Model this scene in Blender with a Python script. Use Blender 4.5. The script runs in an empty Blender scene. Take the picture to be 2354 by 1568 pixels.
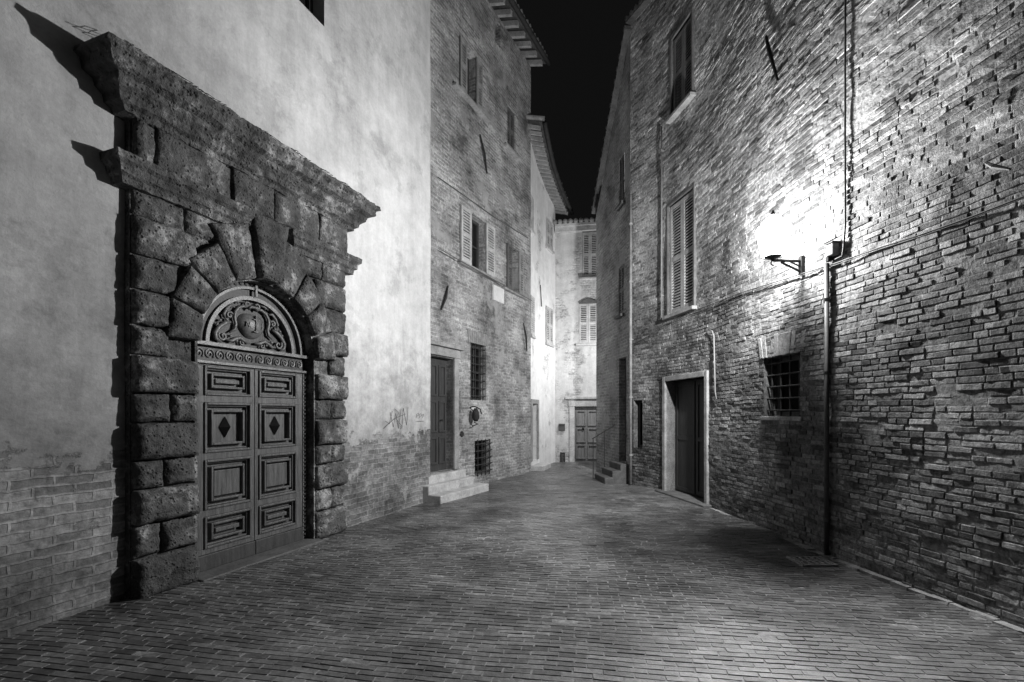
import bpy, bmesh, math, random
from mathutils import Vector, noise
random.seed(7)
scene=bpy.context.scene; col=scene.collection
CX,HZ,FP,H=1177.0,950.0,1112.0,1.6
U=random.uniform
def nz(x,y,z=0.0): return noise.noise(Vector((x,y,z)))
# ------------------------------------------------------------------ materials
def newmat(name):
    m=bpy.data.materials.new(name); m.use_nodes=True
    nt=m.node_tree; b=nt.nodes['Principled BSDF']
    return m,nt,b
def N(nt,t,**k):
    n=nt.nodes.new(t)
    for a,v in k.items(): setattr(n,a,v)
    return n
def math_(nt,op,a,b=None,clamp=False):
    n=nt.nodes.new('ShaderNodeMath'); n.operation=op; n.use_clamp=clamp
    for i,x in enumerate((a,b)):
        if x is None: continue
        if isinstance(x,(int,float)): n.inputs[i].default_value=x
        else: nt.links.new(x,n.inputs[i])
    return n.outputs[0]
def maprange(nt,x,a,b,c,d):
    n=nt.nodes.new('ShaderNodeMapRange'); nt.links.new(x,n.inputs[0])
    for i,v in enumerate((a,b,c,d)): n.inputs[i+1].default_value=v
    return n.outputs[0]
def mixf(nt,f,a,b):
    n=nt.nodes.new('ShaderNodeMix'); n.data_type='FLOAT'
    for i,x in ((0,f),(2,a),(3,b)):
        if isinstance(x,(int,float)): n.inputs[i].default_value=x
        else: nt.links.new(x,n.inputs[i])
    return n.outputs[0]
def noise_(nt,vec,scale,detail=4,rough=.6):
    n=N(nt,'ShaderNodeTexNoise'); n.inputs['Scale'].default_value=scale
    n.inputs['Detail'].default_value=detail; n.inputs['Roughness'].default_value=rough
    nt.links.new(vec,n.inputs['Vector']); return n.outputs['Fac']
def bump_(nt,b,h,strength,dist):
    n=nt.nodes.new('ShaderNodeBump'); n.inputs['Strength'].default_value=strength
    n.inputs['Distance'].default_value=dist
    nt.links.new(h,n.inputs['Height']); nt.links.new(n.outputs[0],b.inputs['Normal'])
def mk(name,base,var=.3,scale=4,rough=.8,bump=.3,bscale=40,spec=.25,stretch=(1,1,1),metal=0,bdist=.01):
    m,nt,b=newmat(name)
    tc=N(nt,'ShaderNodeTexCoord'); mp=N(nt,'ShaderNodeMapping'); mp.inputs['Scale'].default_value=stretch
    nt.links.new(tc.outputs['Object'],mp.inputs[0]); v=mp.outputs[0]
    n1=noise_(nt,v,scale); n2=noise_(nt,v,scale*7)
    s=math_(nt,'ADD',math_(nt,'MULTIPLY',n1,.6),math_(nt,'MULTIPLY',n2,.4))
    c=maprange(nt,s,.35,.65,base*(1-var),base*(1+var))
    nt.links.new(c,b.inputs['Base Color'])
    b.inputs['Roughness'].default_value=rough; b.inputs['Specular IOR Level'].default_value=spec
    b.inputs['Metallic'].default_value=metal
    if bump: bump_(nt,b,noise_(nt,v,bscale,4,.65),bump,bdist)
    return m
def stonemat(name,lo,hi):
    m,nt,b=newmat(name)
    tc=N(nt,'ShaderNodeTexCoord'); v=tc.outputs['Object']
    a=noise_(nt,v,1.9,7,.7); c_=noise_(nt,v,8,6,.7); f=noise_(nt,v,48,3,.7)
    s=math_(nt,'ADD',math_(nt,'ADD',math_(nt,'MULTIPLY',a,.58),math_(nt,'MULTIPLY',c_,.34)),math_(nt,'MULTIPLY',f,.08))
    lowc=maprange(nt,s,.40,.53,lo,lo*3.0)
    hic=maprange(nt,s,.515,.61,0,hi-lo*3.0)
    col_=math_(nt,'ADD',lowc,hic)
    vo=N(nt,'ShaderNodeTexVoronoi'); vo.inputs['Scale'].default_value=24; nt.links.new(v,vo.inputs['Vector'])
    pit=maprange(nt,math_(nt,'ADD',vo.outputs['Distance'],math_(nt,'MULTIPLY',c_,-.9)),-.38,-.14,0,1)
    col_=math_(nt,'MULTIPLY',col_,maprange(nt,pit,0,1,.5,1))
    nt.links.new(col_,b.inputs['Base Color']); b.inputs['Roughness'].default_value=.85; b.inputs['Specular IOR Level'].default_value=.25
    h=math_(nt,'ADD',math_(nt,'ADD',math_(nt,'MULTIPLY',c_,1.4),math_(nt,'MULTIPLY',f,.2)),math_(nt,'MULTIPLY',pit,.35))
    bump_(nt,b,h,1.0,.045)
    return m
def brickmat(name,c1,c2,mort,bw=.26,rh=.075,ms=.012,plaster=None,bump=.8,plv=(.3,.5),plband=None,plnoise=1.1,con=(.45,1.5),dark_s=None):
    """procedural brick in wall metres (uv); plaster covers by patch noise threshold or above a height"""
    m,nt,b=newmat(name)
    uv=N(nt,'ShaderNodeUVMap').outputs[0]
    nd=N(nt,'ShaderNodeTexNoise'); nd.inputs['Scale'].default_value=6; nd.inputs['Detail'].default_value=4
    nt.links.new(uv,nd.inputs['Vector'])
    vs=N(nt,'ShaderNodeVectorMath',operation='SUBTRACT'); nt.links.new(nd.outputs['Color'],vs.inputs[0]); vs.inputs[1].default_value=(.5,.5,.5)
    sc=N(nt,'ShaderNodeVectorMath',operation='SCALE'); nt.links.new(vs.outputs[0],sc.inputs[0]); sc.inputs['Scale'].default_value=.05
    ad=N(nt,'ShaderNodeVectorMath',operation='ADD'); nt.links.new(uv,ad.inputs[0]); nt.links.new(sc.outputs[0],ad.inputs[1])
    br=N(nt,'ShaderNodeTexBrick'); nt.links.new(ad.outputs[0],br.inputs['Vector'])
    br.inputs['Scale'].default_value=1; br.inputs['Brick Width'].default_value=bw; br.inputs['Row Height'].default_value=rh
    br.inputs['Mortar Size'].default_value=ms; br.inputs['Mortar Smooth'].default_value=.4
    for k,v in (('Color1',c1),('Color2',c2),('Mortar',mort)): br.inputs[k].default_value=(v,v,v,1)
    br.inputs['Bias'].default_value=-.1
    bw_=N(nt,'ShaderNodeRGBToBW'); nt.links.new(br.outputs['Color'],bw_.inputs[0])
    g1=noise_(nt,uv,.9,6,.68); g2=noise_(nt,uv,18,4,.7)
    mul=math_(nt,'MULTIPLY',maprange(nt,g1,.34,.66,con[0],con[1]),maprange(nt,g2,.3,.7,.55,1.45))
    cb=math_(nt,'MULTIPLY',bw_.outputs[0],mul)
    hb=math_(nt,'ADD',math_(nt,'SUBTRACT',1.0,br.outputs['Fac']),math_(nt,'MULTIPLY',g2,.9))
    if plaster is not None or plband is not None:
        sx=N(nt,'ShaderNodeSeparateXYZ'); nt.links.new(uv,sx.inputs[0]); z=sx.outputs[1]
        if plband is not None:
            n_=noise_(nt,uv,2.3,10,.74)
            e=math_(nt,'ADD',z,math_(nt,'MULTIPLY',math_(nt,'SUBTRACT',n_,.5),1.35))
            f=maprange(nt,e,plband-.02,plband+.02,0,1)
            pt=maprange(nt,noise_(nt,uv,2.2,9,.74),.57,.60,0,.8)
            f=math_(nt,'MAXIMUM',f,pt)
        else:
            pn=noise_(nt,uv,plnoise,7,.68); f=maprange(nt,pn,plaster-.03,plaster+.03,0,1)
        pm=noise_(nt,uv,.5,9,.70)
        mp=N(nt,'ShaderNodeMapping'); mp.inputs['Scale'].default_value=(3.2,.35,1); nt.links.new(uv,mp.inputs[0])
        st=noise_(nt,mp.outputs[0],1.3,7,.7)
        fine=noise_(nt,uv,30,4,.7); mid=noise_(nt,uv,3.6,8,.74)
        pv=math_(nt,'ADD',math_(nt,'ADD',math_(nt,'MULTIPLY',pm,.38),math_(nt,'MULTIPLY',st,.24)),math_(nt,'ADD',math_(nt,'MULTIPLY',fine,.12),math_(nt,'MULTIPLY',mid,.26)))
        cp=maprange(nt,pv,.40,.60,plv[0],plv[1])
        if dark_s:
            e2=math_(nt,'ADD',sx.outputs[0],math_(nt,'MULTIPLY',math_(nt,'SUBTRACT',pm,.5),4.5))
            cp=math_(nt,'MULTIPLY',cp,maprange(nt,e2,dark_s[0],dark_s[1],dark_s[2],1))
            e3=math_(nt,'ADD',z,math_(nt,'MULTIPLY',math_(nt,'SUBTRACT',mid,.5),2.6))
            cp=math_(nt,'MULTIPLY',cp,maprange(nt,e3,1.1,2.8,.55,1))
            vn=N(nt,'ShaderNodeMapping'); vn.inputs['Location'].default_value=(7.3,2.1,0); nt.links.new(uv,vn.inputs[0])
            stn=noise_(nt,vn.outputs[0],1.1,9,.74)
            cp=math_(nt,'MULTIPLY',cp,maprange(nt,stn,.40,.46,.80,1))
        cb=mixf(nt,f,cb,cp)
        hp=math_(nt,'ADD',math_(nt,'MULTIPLY',noise_(nt,uv,7,6,.68),1.5),1.0)
        hb=mixf(nt,f,hb,hp)
    nt.links.new(cb,b.inputs['Base Color'])
    b.inputs['Roughness'].default_value=.88; b.inputs['Specular IOR Level'].default_value=.2
    bump_(nt,b,hb,bump,.014)
    return m
def shademat(name,lo,hi,rough,spec,bump,bscale,zfade=None,bdist=.006,con=(.5,1.5),fine=(.5,1.5)):
    """bricks: own shade from a face attribute, grime from noise"""
    m,nt,b=newmat(name)
    at=N(nt,'ShaderNodeAttribute',attribute_name='shade')
    tc=N(nt,'ShaderNodeTexCoord'); v=tc.outputs['Object']
    n1=noise_(nt,v,1.1,6,.68); n2=noise_(nt,v,24,4,.72)
    c=maprange(nt,at.outputs['Fac'],0,1,lo,hi)
    mul=math_(nt,'MULTIPLY',maprange(nt,n1,.34,.66,con[0],con[1]),maprange(nt,n2,.3,.7,fine[0],fine[1]))
    c=math_(nt,'MULTIPLY',c,mul)
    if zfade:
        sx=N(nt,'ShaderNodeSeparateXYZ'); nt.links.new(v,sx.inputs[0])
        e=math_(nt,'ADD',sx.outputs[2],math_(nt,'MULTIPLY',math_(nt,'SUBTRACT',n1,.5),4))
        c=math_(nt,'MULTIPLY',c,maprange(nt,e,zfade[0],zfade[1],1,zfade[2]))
    nt.links.new(c,b.inputs['Base Color'])
    b.inputs['Roughness'].default_value=rough; b.inputs['Specular IOR Level'].default_value=spec
    bump_(nt,b,noise_(nt,v,bscale,5,.72),bump,bdist)
    return m
d1=Vector((.3544,.9351)); B=Vector((-1.50,8.9))
SA=13-5.893
M={}
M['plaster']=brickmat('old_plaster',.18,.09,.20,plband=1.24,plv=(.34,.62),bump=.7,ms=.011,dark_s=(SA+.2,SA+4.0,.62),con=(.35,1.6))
M['brick_a']=brickmat('house_brick',.30,.14,.32,plaster=.57,plv=(.16,.36),bump=1.0,bw=.25,rh=.07,con=(.32,1.65))
M['brick_b']=brickmat('pale_wall',.42,.26,.5,plaster=.47,plv=(.30,.58),bump=.8,con=(.5,1.4))
M['brick_c']=brickmat('limewashed_wall',.5,.34,.55,plaster=.40,plv=(.48,.78),bump=.6,con=(.6,1.3))
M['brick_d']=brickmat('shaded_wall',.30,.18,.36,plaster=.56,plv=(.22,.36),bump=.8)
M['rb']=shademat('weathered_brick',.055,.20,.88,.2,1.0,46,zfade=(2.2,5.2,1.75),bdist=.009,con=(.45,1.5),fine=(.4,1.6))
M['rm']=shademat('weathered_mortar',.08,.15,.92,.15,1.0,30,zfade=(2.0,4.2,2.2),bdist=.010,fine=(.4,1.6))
M['paver']=shademat('paving_brick',.055,.135,.32,.5,.8,75,con=(.4,1.6),fine=(.55,1.45),bdist=.005)
M['joint']=shademat('paving_joint',.12,.24,.75,.25,.8,50)
M['stone']=stonemat('porous_stone',.036,.38)
M['palestone']=mk('pale_stone',.38,.35,4,.75,.5,24)
M['midstone']=mk('worn_stone',.24,.4,5,.8,.6,24)
M['dimstone']=mk('dirty_step_stone',.09,.4,5,.8,.6,24)
M['headbrick']=mk('head_brick',.20,.45,7,.85,.9,30)
M['wood']=mk('door_wood',.088,.55,5,.38,.7,22,.45,stretch=(7,7,.5))
M['woodpale']=mk('far_door_wood',.22,.35,5,.55,.4,22,.35,stretch=(7,7,.5))
M['wooddark']=mk('dark_wood',.045,.4,5,.5,.4,25,.35,stretch=(6,6,.6))
M['woodblack']=mk('blackened_wood',.018,.4,5,.55,.4,25,.3,stretch=(6,6,.6))
M['carve']=mk('carved_wood',.105,.5,9,.38,.5,40,.45)
M['field']=mk('recessed_wood',.030,.35,9,.5,.4,40,.35)
M['blackwood']=mk('black_inlay',.015,.3,5,.45,.1,25,.4)
M['shut']=mk('pale_shutter_paint',.40,.3,5,.65,.3,30)
M['shutm']=mk('grey_shutter_paint',.24,.3,5,.65,.3,30)
M['shutd']=mk('dark_shutter_paint',.10,.25,5,.6,.2,30)
M['iron']=mk('dark_iron',.025,.4,8,.7,.3,60,.2)
M['pipe']=mk('painted_pipe',.06,.3,5,.6,.15,40,.25)
M['palepipe']=mk('pale_pipe',.17,.3,5,.7,.2,40,.2)
M['cable']=mk('grey_cable',.08,.3,5,.7,0,40,.2)
M['glass']=mk('dark_glass',.012,.3,3,.15,0,10,.5)
M['void']=mk('dark_interior',.006,.3,3,.9,0,10,.1)
M['tile']=mk('roof_tile',.18,.45,4,.85,.5,30)
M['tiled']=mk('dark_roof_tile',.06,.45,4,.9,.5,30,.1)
M['raft']=mk('rafter_wood',.26,.4,5,.8,.4,30)
M['marble']=mk('white_marble',.6,.15,5,.5,.1,30)
M['paint']=mk('spray_paint',.07,.4,9,.8,0,30,.1)
M['soil']=mk('packed_earth',.05,.3,2,.9,.4,20)
m,nt,b=newmat('lit_glass'); out=nt.nodes['Material Output']; nt.nodes.remove(b)
e=N(nt,'ShaderNodeEmission'); e.inputs[0].default_value=(1,1,1,1); e.inputs[1].default_value=8
t=N(nt,'ShaderNodeBsdfTransparent'); a=N(nt,'ShaderNodeAddShader')
nt.links.new(e.outputs[0],a.inputs[0]); nt.links.new(t.outputs[0],a.inputs[1]); nt.links.new(a.outputs[0],out.inputs[0])
M['lit']=m
# ------------------------------------------------------------------ geometry helpers
class Fac:
    def __init__(S,pts,side,smooth=False):
        S.p=[Vector(p) for p in pts]; S.smooth=smooth; S.c=[0]; S.n=[]
        for i in range(len(S.p)-1):
            d=S.p[i+1]-S.p[i]; S.c.append(S.c[-1]+d.length); d=d.normalized()
            S.n.append(Vector((d.y,-d.x))*side)
        S.L=S.c[-1]
        S.vn=[]
        for i in range(len(S.p)):
            a=S.n[max(i-1,0)]; b=S.n[min(i,len(S.n)-1)]; S.vn.append((a+b).normalized())
    def base(S,t):
        i=0
        while i<len(S.n)-1 and t>S.c[i+1]: i+=1
        f=(t-S.c[i])/(S.c[i+1]-S.c[i]); p=S.p[i]+(S.p[i+1]-S.p[i])*f
        if S.smooth:
            g=min(max(f,0),1); n=(S.vn[i]*(1-g)+S.vn[i+1]*g).normalized()
        else: n=S.n[i]
        return p,n
    def pos(S,t,z,w):
        p,n=S.base(t); return Vector((p.x+n.x*w,p.y+n.y*w,z))
    def s(S,px):
        k=(px-CX)/FP; best=None
        for i in range(len(S.n)):
            a=S.p[i]; d=S.p[i+1]-a; den=d.x-k*d.y
            if abs(den)<1e-9: continue
            f=(k*a.y-a.x)/den
            if i==0: ok=f<=1
            elif i==len(S.n)-1: ok=f>=0
            else: ok=0<=f<=1
            if len(S.n)==1: ok=True
            y=a.y+f*d.y
            if ok and y>.3 and (best is None or y<best[0]): best=(y,S.c[i]+f*d.length)
        return best[1]
    def at(S,px,py):
        s=S.s(px); y=S.base(s)[0].y
        return s,H+(HZ-py)/FP*y
    def rect(S,x0,x1,yt,yb):
        a,b=sorted((S.s(x0),S.s(x1))); xm=(x0+x1)/2
        y=S.base(S.s(xm))[0].y
        return a,b,H+(HZ-yb)/FP*y,H+(HZ-yt)/FP*y
LOC={}
class MB:
    def __init__(S): S.v=[];S.f=[];S.mi=[];S.sh=[];S.uv=[]
    def add(S,vs,fs,mi=0,sh=.5,uv=None):
        o=len(S.v); S.v+= [tuple(v) for v in vs]
        S.uv+= uv if uv else [(0,0)]*len(vs)
        for f in fs: S.f.append(tuple(o+i for i in f)); S.mi.append(mi); S.sh.append(sh)
    HF=[(0,1,2,3),(4,7,6,5),(0,4,5,1),(1,5,6,2),(2,6,7,3),(3,7,4,0)]
    def hexa(S,c,mi=0,sh=.5): S.add(c,S.HF,mi,sh)
    def box(S,F,s0,s1,z0,z1,w0,w1,mi=0):
        S.hexa([F.pos(a,z,w) for w in (w0,w1) for a,z in ((s0,z0),(s1,z0),(s1,z1),(s0,z1))],mi)
    def bx(S,x0,x1,y0,y1,z0,z1):
        S.hexa([Vector((x,y,z)) for z in (z0,z1) for x,y in ((x0,y0),(x1,y0),(x1,y1),(x0,y1))])
    def frame(S,F,s0,s1,z0,z1,t,w0,w1,mi=0):
        S.box(F,s0,s0+t,z0,z1,w0,w1,mi); S.box(F,s1-t,s1,z0,z1,w0,w1,mi)
        S.box(F,s0+t,s1-t,z0,z0+t,w0,w1,mi); S.box(F,s0+t,s1-t,z1-t,z1,w0,w1,mi)
    def tube(S,pts,r,n=6,cap=True):
        pts=[Vector(p) for p in pts]; rs=r if isinstance(r,(list,tuple)) else [r]*len(pts)
        vs=[]; fs=[]
        up=None
        for i,p in enumerate(pts):
            d=(pts[min(i+1,len(pts)-1)]-pts[max(i-1,0)]).normalized()
            if up is None:
                up=Vector((0,0,1)) if abs(d.z)<.9 else Vector((1,0,0))
            a=d.cross(up)
            if a.length<1e-4: a=d.cross(Vector((.3,1,.2)))
            a.normalize(); b=a.cross(d).normalized(); up=b
            for k in range(n):
                q=2*math.pi*k/n; vs.append(p+(a*math.cos(q)+b*math.sin(q))*rs[i])
        for i in range(len(pts)-1):
            for k in range(n):
                fs.append((i*n+k,i*n+(k+1)%n,(i+1)*n+(k+1)%n,(i+1)*n+k))
        if cap: fs.append(tuple(range(n))); fs.append(tuple(range((len(pts)-1)*n,len(pts)*n)))
        S.add(vs,fs)
    def ptube(S,F,pw,r,n=6): S.tube([F.pos(*q) for q in pw],r,n)   # (s,z,w)
    def build(S,name,mat,parent=None,smooth=False,bev=0,label=None):
        me=bpy.data.meshes.new(name)
        off=Vector((0,0,0))
        root=parent
        while root is not None and root.parent is not None: root=root.parent
        if root is not None: off=LOC.get(root.name,Vector(root.location))
        elif S.v:
            xs=[v[0] for v in S.v];ys=[v[1] for v in S.v];zs=[v[2] for v in S.v]
            off=Vector(((min(xs)+max(xs))/2,(min(ys)+max(ys))/2,min(zs)))
        if root is None and name in ('street','ground','gutter'): off=Vector((0,0,0))
        me.from_pydata([(v[0]-off.x,v[1]-off.y,v[2]-off.z) for v in S.v],[],S.f)
        for mm in (mat if isinstance(mat,(list,tuple)) else [mat]): me.materials.append(M[mm])
        me.polygons.foreach_set('material_index',S.mi)
        if smooth: me.polygons.foreach_set('use_smooth',[True]*len(S.f))
        at=me.attributes.new('shade','FLOAT','FACE'); at.data.foreach_set('value',S.sh)
        ul=me.uv_layers.new(name='UVMap'); li=[0]*len(me.loops); me.loops.foreach_get('vertex_index',li)
        fl=[]
        for i in li: fl+=S.uv[i]
        ul.data.foreach_set('uv',fl)
        bm=bmesh.new(); bm.from_mesh(me); bmesh.ops.recalc_face_normals(bm,faces=bm.faces); bm.to_mesh(me); bm.free()
        o=bpy.data.objects.new(name,me); col.objects.link(o)
        if parent is not None: o.parent=parent
        else: o.location=off
        if bev:
            bb=o.modifiers.new('bevel','BEVEL'); bb.width=bev; bb.segments=2; bb.limit_method='ANGLE'
        if label: o['label']=label
        return o
def thing(name,label,cat,loc,group=None):
    o=bpy.data.objects.new(name,None); col.objects.link(o); o.location=loc; o.empty_display_size=.2
    LOC[o.name]=Vector(loc); o['label']=label; o['category']=cat
    if group: o['group']=group
    return o
def tag(o,label,cat,group=None):
    o['label']=label; o['category']=cat
    if group: o['group']=group
    return o
def facade(mb,F,s0,s1,z0,z1,holes,ds,dz,depth=.25,disp=None,ztop=None,mi=0,back=3.0,ends=(True,True)):
    def breaks(a,b,st,ed):
        ed=[e for e in ed if a<e<b]
        n=max(1,int(round((b-a)/st))); l=[a+(b-a)*i/n for i in range(n+1)]
        l=[x for x in l if x in (a,b) or all(abs(x-e)>.25*st for e in ed)]
        l=sorted(set(l+ed)); o=[l[0]]
        for x in l[1:]:
            if x-o[-1]>1e-4: o.append(x)
        return o
    ss=breaks(s0,s1,ds,[h[0] for h in holes]+[h[1] for h in holes]+[c for c in F.c])
    zs=breaks(z0,z1,dz,[h[2] for h in holes]+[h[3] for h in holes])
    zt=ztop or (lambda s:z1)
    idx={};vs=[];uv=[];fs=[]
    def vid(i,j):
        if (i,j) not in idx:
            z=min(zs[j],zt(ss[i])); w=disp(ss[i],z) if disp else 0
            idx[(i,j)]=len(vs); vs.append(F.pos(ss[i],z,w)); uv.append((ss[i],z))
        return idx[(i,j)]
    for i in range(len(ss)-1):
        for j in range(len(zs)-1):
            a=(ss[i]+ss[i+1])/2; c=(zs[j]+zs[j+1])/2
            if any(h[0]<a<h[1] and h[2]<c<h[3] for h in holes): continue
            if zs[j]>=max(zt(ss[i]),zt(ss[i+1]))-1e-6: continue
            fs.append((vid(i,j),vid(i+1,j),vid(i+1,j+1),vid(i,j+1)))
    mb.add(vs,fs,mi,.5,uv)
    for a,b,c,d in holes:
        for (p,q) in (((a,c),(a,d)),((b,c),(b,d)),((a,d),(b,d)),((a,c),(b,c))):
            mb.add([F.pos(p[0],p[1],.008),F.pos(q[0],q[1],.008),F.pos(q[0],q[1],-depth),F.pos(p[0],p[1],-depth)],[(0,1,2,3)],mi,.5,
                   [p,q,(q[0]+(depth if p[0]==q[0] else 0),q[1]+(0 if p[0]==q[0] else depth)),(p[0]+(depth if p[0]==q[0] else 0),p[1]+(0 if p[0]==q[0] else depth))])
    for k,e in enumerate((s0,s1)):
        if ends[k]:
            z=zt(e); mb.add([F.pos(e,z0,0),F.pos(e,z,0),F.pos(e,z,-back),F.pos(e,z0,-back)],[(0,1,2,3)],mi,.5,[(e,z0),(e,z),(e+back,z),(e+back,z0)])
    for i in range(len(ss)-1):
        mb.add([F.pos(ss[i],zt(ss[i]),0),F.pos(ss[i+1],zt(ss[i+1]),0),F.pos(ss[i+1],zt(ss[i+1]),-back),F.pos(ss[i],zt(ss[i]),-back)],[(0,1,2,3)],mi,.5,[(ss[i],0),(ss[i+1],0),(ss[i+1],back),(ss[i],back)])
def shutter(F,s0,s1,z0,z1,w,parent,mat,name='shutter'):
    mb=MB(); t=.035; st=min(.06,(s1-s0)*.2)
    mb.box(F,s0,s0+st,z0,z1,w,w+t); mb.box(F,s1-st,s1,z0,z1,w,w+t)
    zm=(z0+z1)/2
    for a,b in ((z0,z0+.08),(zm-.035,zm+.035),(z1-.07,z1)): mb.box(F,s0+st,s1-st,a,b,w+.002,w+t-.002)
    for a,b in ((z0+.08,zm-.035),(zm+.035,z1-.07)):
        n=max(3,int((b-a)/.055))
        for i in range(n):
            z=a+(b-a)*(i+.5)/n; h=(b-a)/n*.42
            mb.hexa([F.pos(s,zz,ww) for (ww,zo) in ((w+.004,.012),(w+t-.004,-.012)) for s,zz in ((s0+st,z-h*.5+zo),(s1-st,z-h*.5+zo),(s1-st,z+h*.5+zo),(s0+st,z+h*.5+zo))])
    return mb.build(name,mat,parent)
def window(F,root,r,depth=.2,mat='wooddark',sill=None,mull=True,pane='glass',sillmat='palestone'):
    s0,s1,z0,z1=r
    mb=MB(); mb.frame(F,s0,s1,z0,z1,.06,-depth+.02,-depth+.07)
    if mull:
        sm=(s0+s1)/2; mb.box(F,sm-.03,sm+.03,z0+.06,z1-.06,-depth+.022,-depth+.075)
        mb.box(F,s0+.06,sm-.03,(z0+z1)/2-.015,(z0+z1)/2+.015,-depth+.024,-depth+.06); mb.box(F,sm+.03,s1-.06,(z0+z1)/2-.015,(z0+z1)/2+.015,-depth+.024,-depth+.06)
    o=mb.build('window',mat,root)
    p=MB(); p.box(F,s0-.03,s1+.03,z0-.03,z1+.03,-depth-.03,-depth+.012); p.build('pane',pane,o)
    if sill:
        q=MB(); q.box(F,s0-sill[0],s1+sill[1],z0-.07,z0-.003,-.05,.1); q.build('sill',sillmat,o,bev=.01)
    return o
def bars(F,parent,r,nv,nh,w,rad=.011):
    s0,s1,z0,z1=r; mb=MB()
    for i in range(nv):
        s=s0+(s1-s0)*(i+.5)/nv; mb.ptube(F,[(s,z0-.02,w),(s,z1+.02,w)],rad,6)
    for j in range(nh):
        z=z0+(z1-z0)*(j+.5)/nh; mb.ptube(F,[(s0-.02,z,w+rad*.6),(s1+.02,z,w+rad*.6)],rad*.9,6)
    return mb.build('bars','iron',parent)
def block(mb,F,quad,w0,w1,n=9,amp=.014,rnd=.028,seed=0,holes=1):
    (a,b,c,d)=[Vector(q) for q in quad]
    W=((b-a).length+(c-d).length)/2; Hh=((d-a).length+(c-b).length)/2
    P=[0,.025,.08]+[.08+.84*i/(n-3) for i in range(1,n-3)]+[.92,.975,1]
    k=len(P); vs=[];fs=[]
    for v in P:
        for u in P:
            q=a*(1-u)*(1-v)+b*u*(1-v)+c*u*v+d*(1-u)*v
            e=min(u*W,(1-u)*W,v*Hh,(1-v)*Hh); g=max(0,1-e/.05)
            hole=max(0,nz(q.x*9,q.y*9,seed+31)-.32)*.07*holes
            w=w1-rnd*g*g+amp*(nz(q.x*5,q.y*5,seed)+.6*nz(q.x*14,q.y*14,seed+5)+.3*nz(q.x*37,q.y*37,seed+8))-hole
            js=.012*nz(q.x*9,q.y*9,seed+9)*g; jz=.012*nz(q.x*9,q.y*9,seed+17)*g
            vs.append(F.pos(q.x+js,q.y+jz,max(w,w0+.01)))
    for j in range(k-1):
        for i in range(k-1): fs.append((j*k+i,j*k+i+1,(j+1)*k+i+1,(j+1)*k+i))
    ring=[i for i in range(k)]+[j*k+k-1 for j in range(1,k)]+[(k-1)*k+i for i in range(k-2,-1,-1)]+[j*k for j in range(k-2,0,-1)]
    o=len(vs)
    for i in ring:
        u,v=P[i%k],P[i//k]; q=a*(1-u)*(1-v)+b*u*(1-v)+c*u*v+d*(1-u)*v; vs.append(F.pos(q.x,q.y,w0))
    m_=len(ring)
    for i in range(m_): fs.append((ring[i],ring[(i+1)%m_],o+(i+1)%m_,o+i))
    mb.add(vs,fs)
def cornice(mb,F,sL,sR,prof,n,amp):
    vs=[];fs=[];R=n+3
    def nn(s,z,k): return nz(s*5,z*7,k)+.7*nz(s*14,z*16,k+2)+.4*nz(s*33,z*35,k+4)-1.2*max(0,nz(s*3.3,z*3,k+9)-.15)
    for w,z in prof:
        vs.append(F.pos(sL-w,z,-.02))
        for i in range(n+1):
            s=sL-w+(sR-sL+2*w)*i/n
            k=1 if w>.02 else 0
            vs.append(F.pos(s,z+k*amp*.6*nn(s,z,3),max(w+k*amp*nn(s,z,7),-.02)))
        vs.append(F.pos(sR+w,z,-.02))
    for j in range(len(prof)-1):
        for i in range(R-1): fs.append((j*R+i,j*R+i+1,(j+1)*R+i+1,(j+1)*R+i))
    mb.add(vs,fs)
def subdiv(prof,m=3):
    o=[]
    for (a,b) in zip(prof,prof[1:]):
        for i in range(m): o.append((a[0]+(b[0]-a[0])*i/m,a[1]+(b[1]-a[1])*i/m))
    return o+[prof[-1]]
# ------------------------------------------------------------------ the street plan
F1=Fac([B-d1*13,B],1)
F2=Fac([(-1.72,8.75),(.51,13.2)],1)
F3=Fac([(.40,13.0),(.74,14.2),(1.07,15.1),(1.42,15.9)],1)
F4=Fac([(1.42,15.9),(4.4,15.4)],1)
kn=[(4.42,-3),(4.13,0),(3.79,3.56),(3.57,5.39),(3.36,8.27),(3.05,9.88),(2.66,10.85)]
def cr(P,m=6):
    P=[Vector(p) for p in P]; o=[]
    for i in range(len(P)-1):
        p0=P[max(i-1,0)];p1=P[i];p2=P[i+1];p3=P[min(i+2,len(P)-1)]
        for k in range(m):
            t=k/m; o.append(.5*((2*p1)+(p2-p0)*t+(2*p0-5*p1+4*p2-p3)*t*t+(3*p1-p0-3*p2+p3)*t**3))
    return o+[P[-1]]
F5=Fac(cr(kn),-1,True)
F6=Fac([(2.66,10.85),(2.355,13.5)],-1)
# ------------------------------------------------------------------ ground
g=MB(); g.add([(-150,-150,-.06),(150,-150,-.06),(150,150,-.06),(-150,150,-.06)],[(0,1,2,3)])
o=g.build('ground','soil'); o['kind']='structure'
def gz(x,y): return .030*nz(x*.55,y*.55,1.3)+.013*nz(x*1.5,y*1.5,4)
def lin(pts,y):
    if y<=pts[0][1]: return pts[0][0]
    for (x0,y0),(x1,y1) in zip(pts,pts[1:]):
        if y0<=y<=y1: return x0+(x1-x0)*(y-y0)/(y1-y0)
    return pts[-1][0]
PL=[tuple(F1.p[0]),tuple(B),(-.0,12.2),(.40,13.0),(.74,14.2),(1.07,15.1),(1.42,15.9)]
PR=[tuple(p) for p in F5.p]+[(2.355,13.5),(6,13.51),(6,16)]
st=MB()
nx,ny=90,120; vs=[];fs=[]
for j in range(ny+1):
    for i in range(nx+1):
        x=-7+14*i/nx; y=-3+20*j/ny; vs.append((x,y,gz(x,y)))
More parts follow.
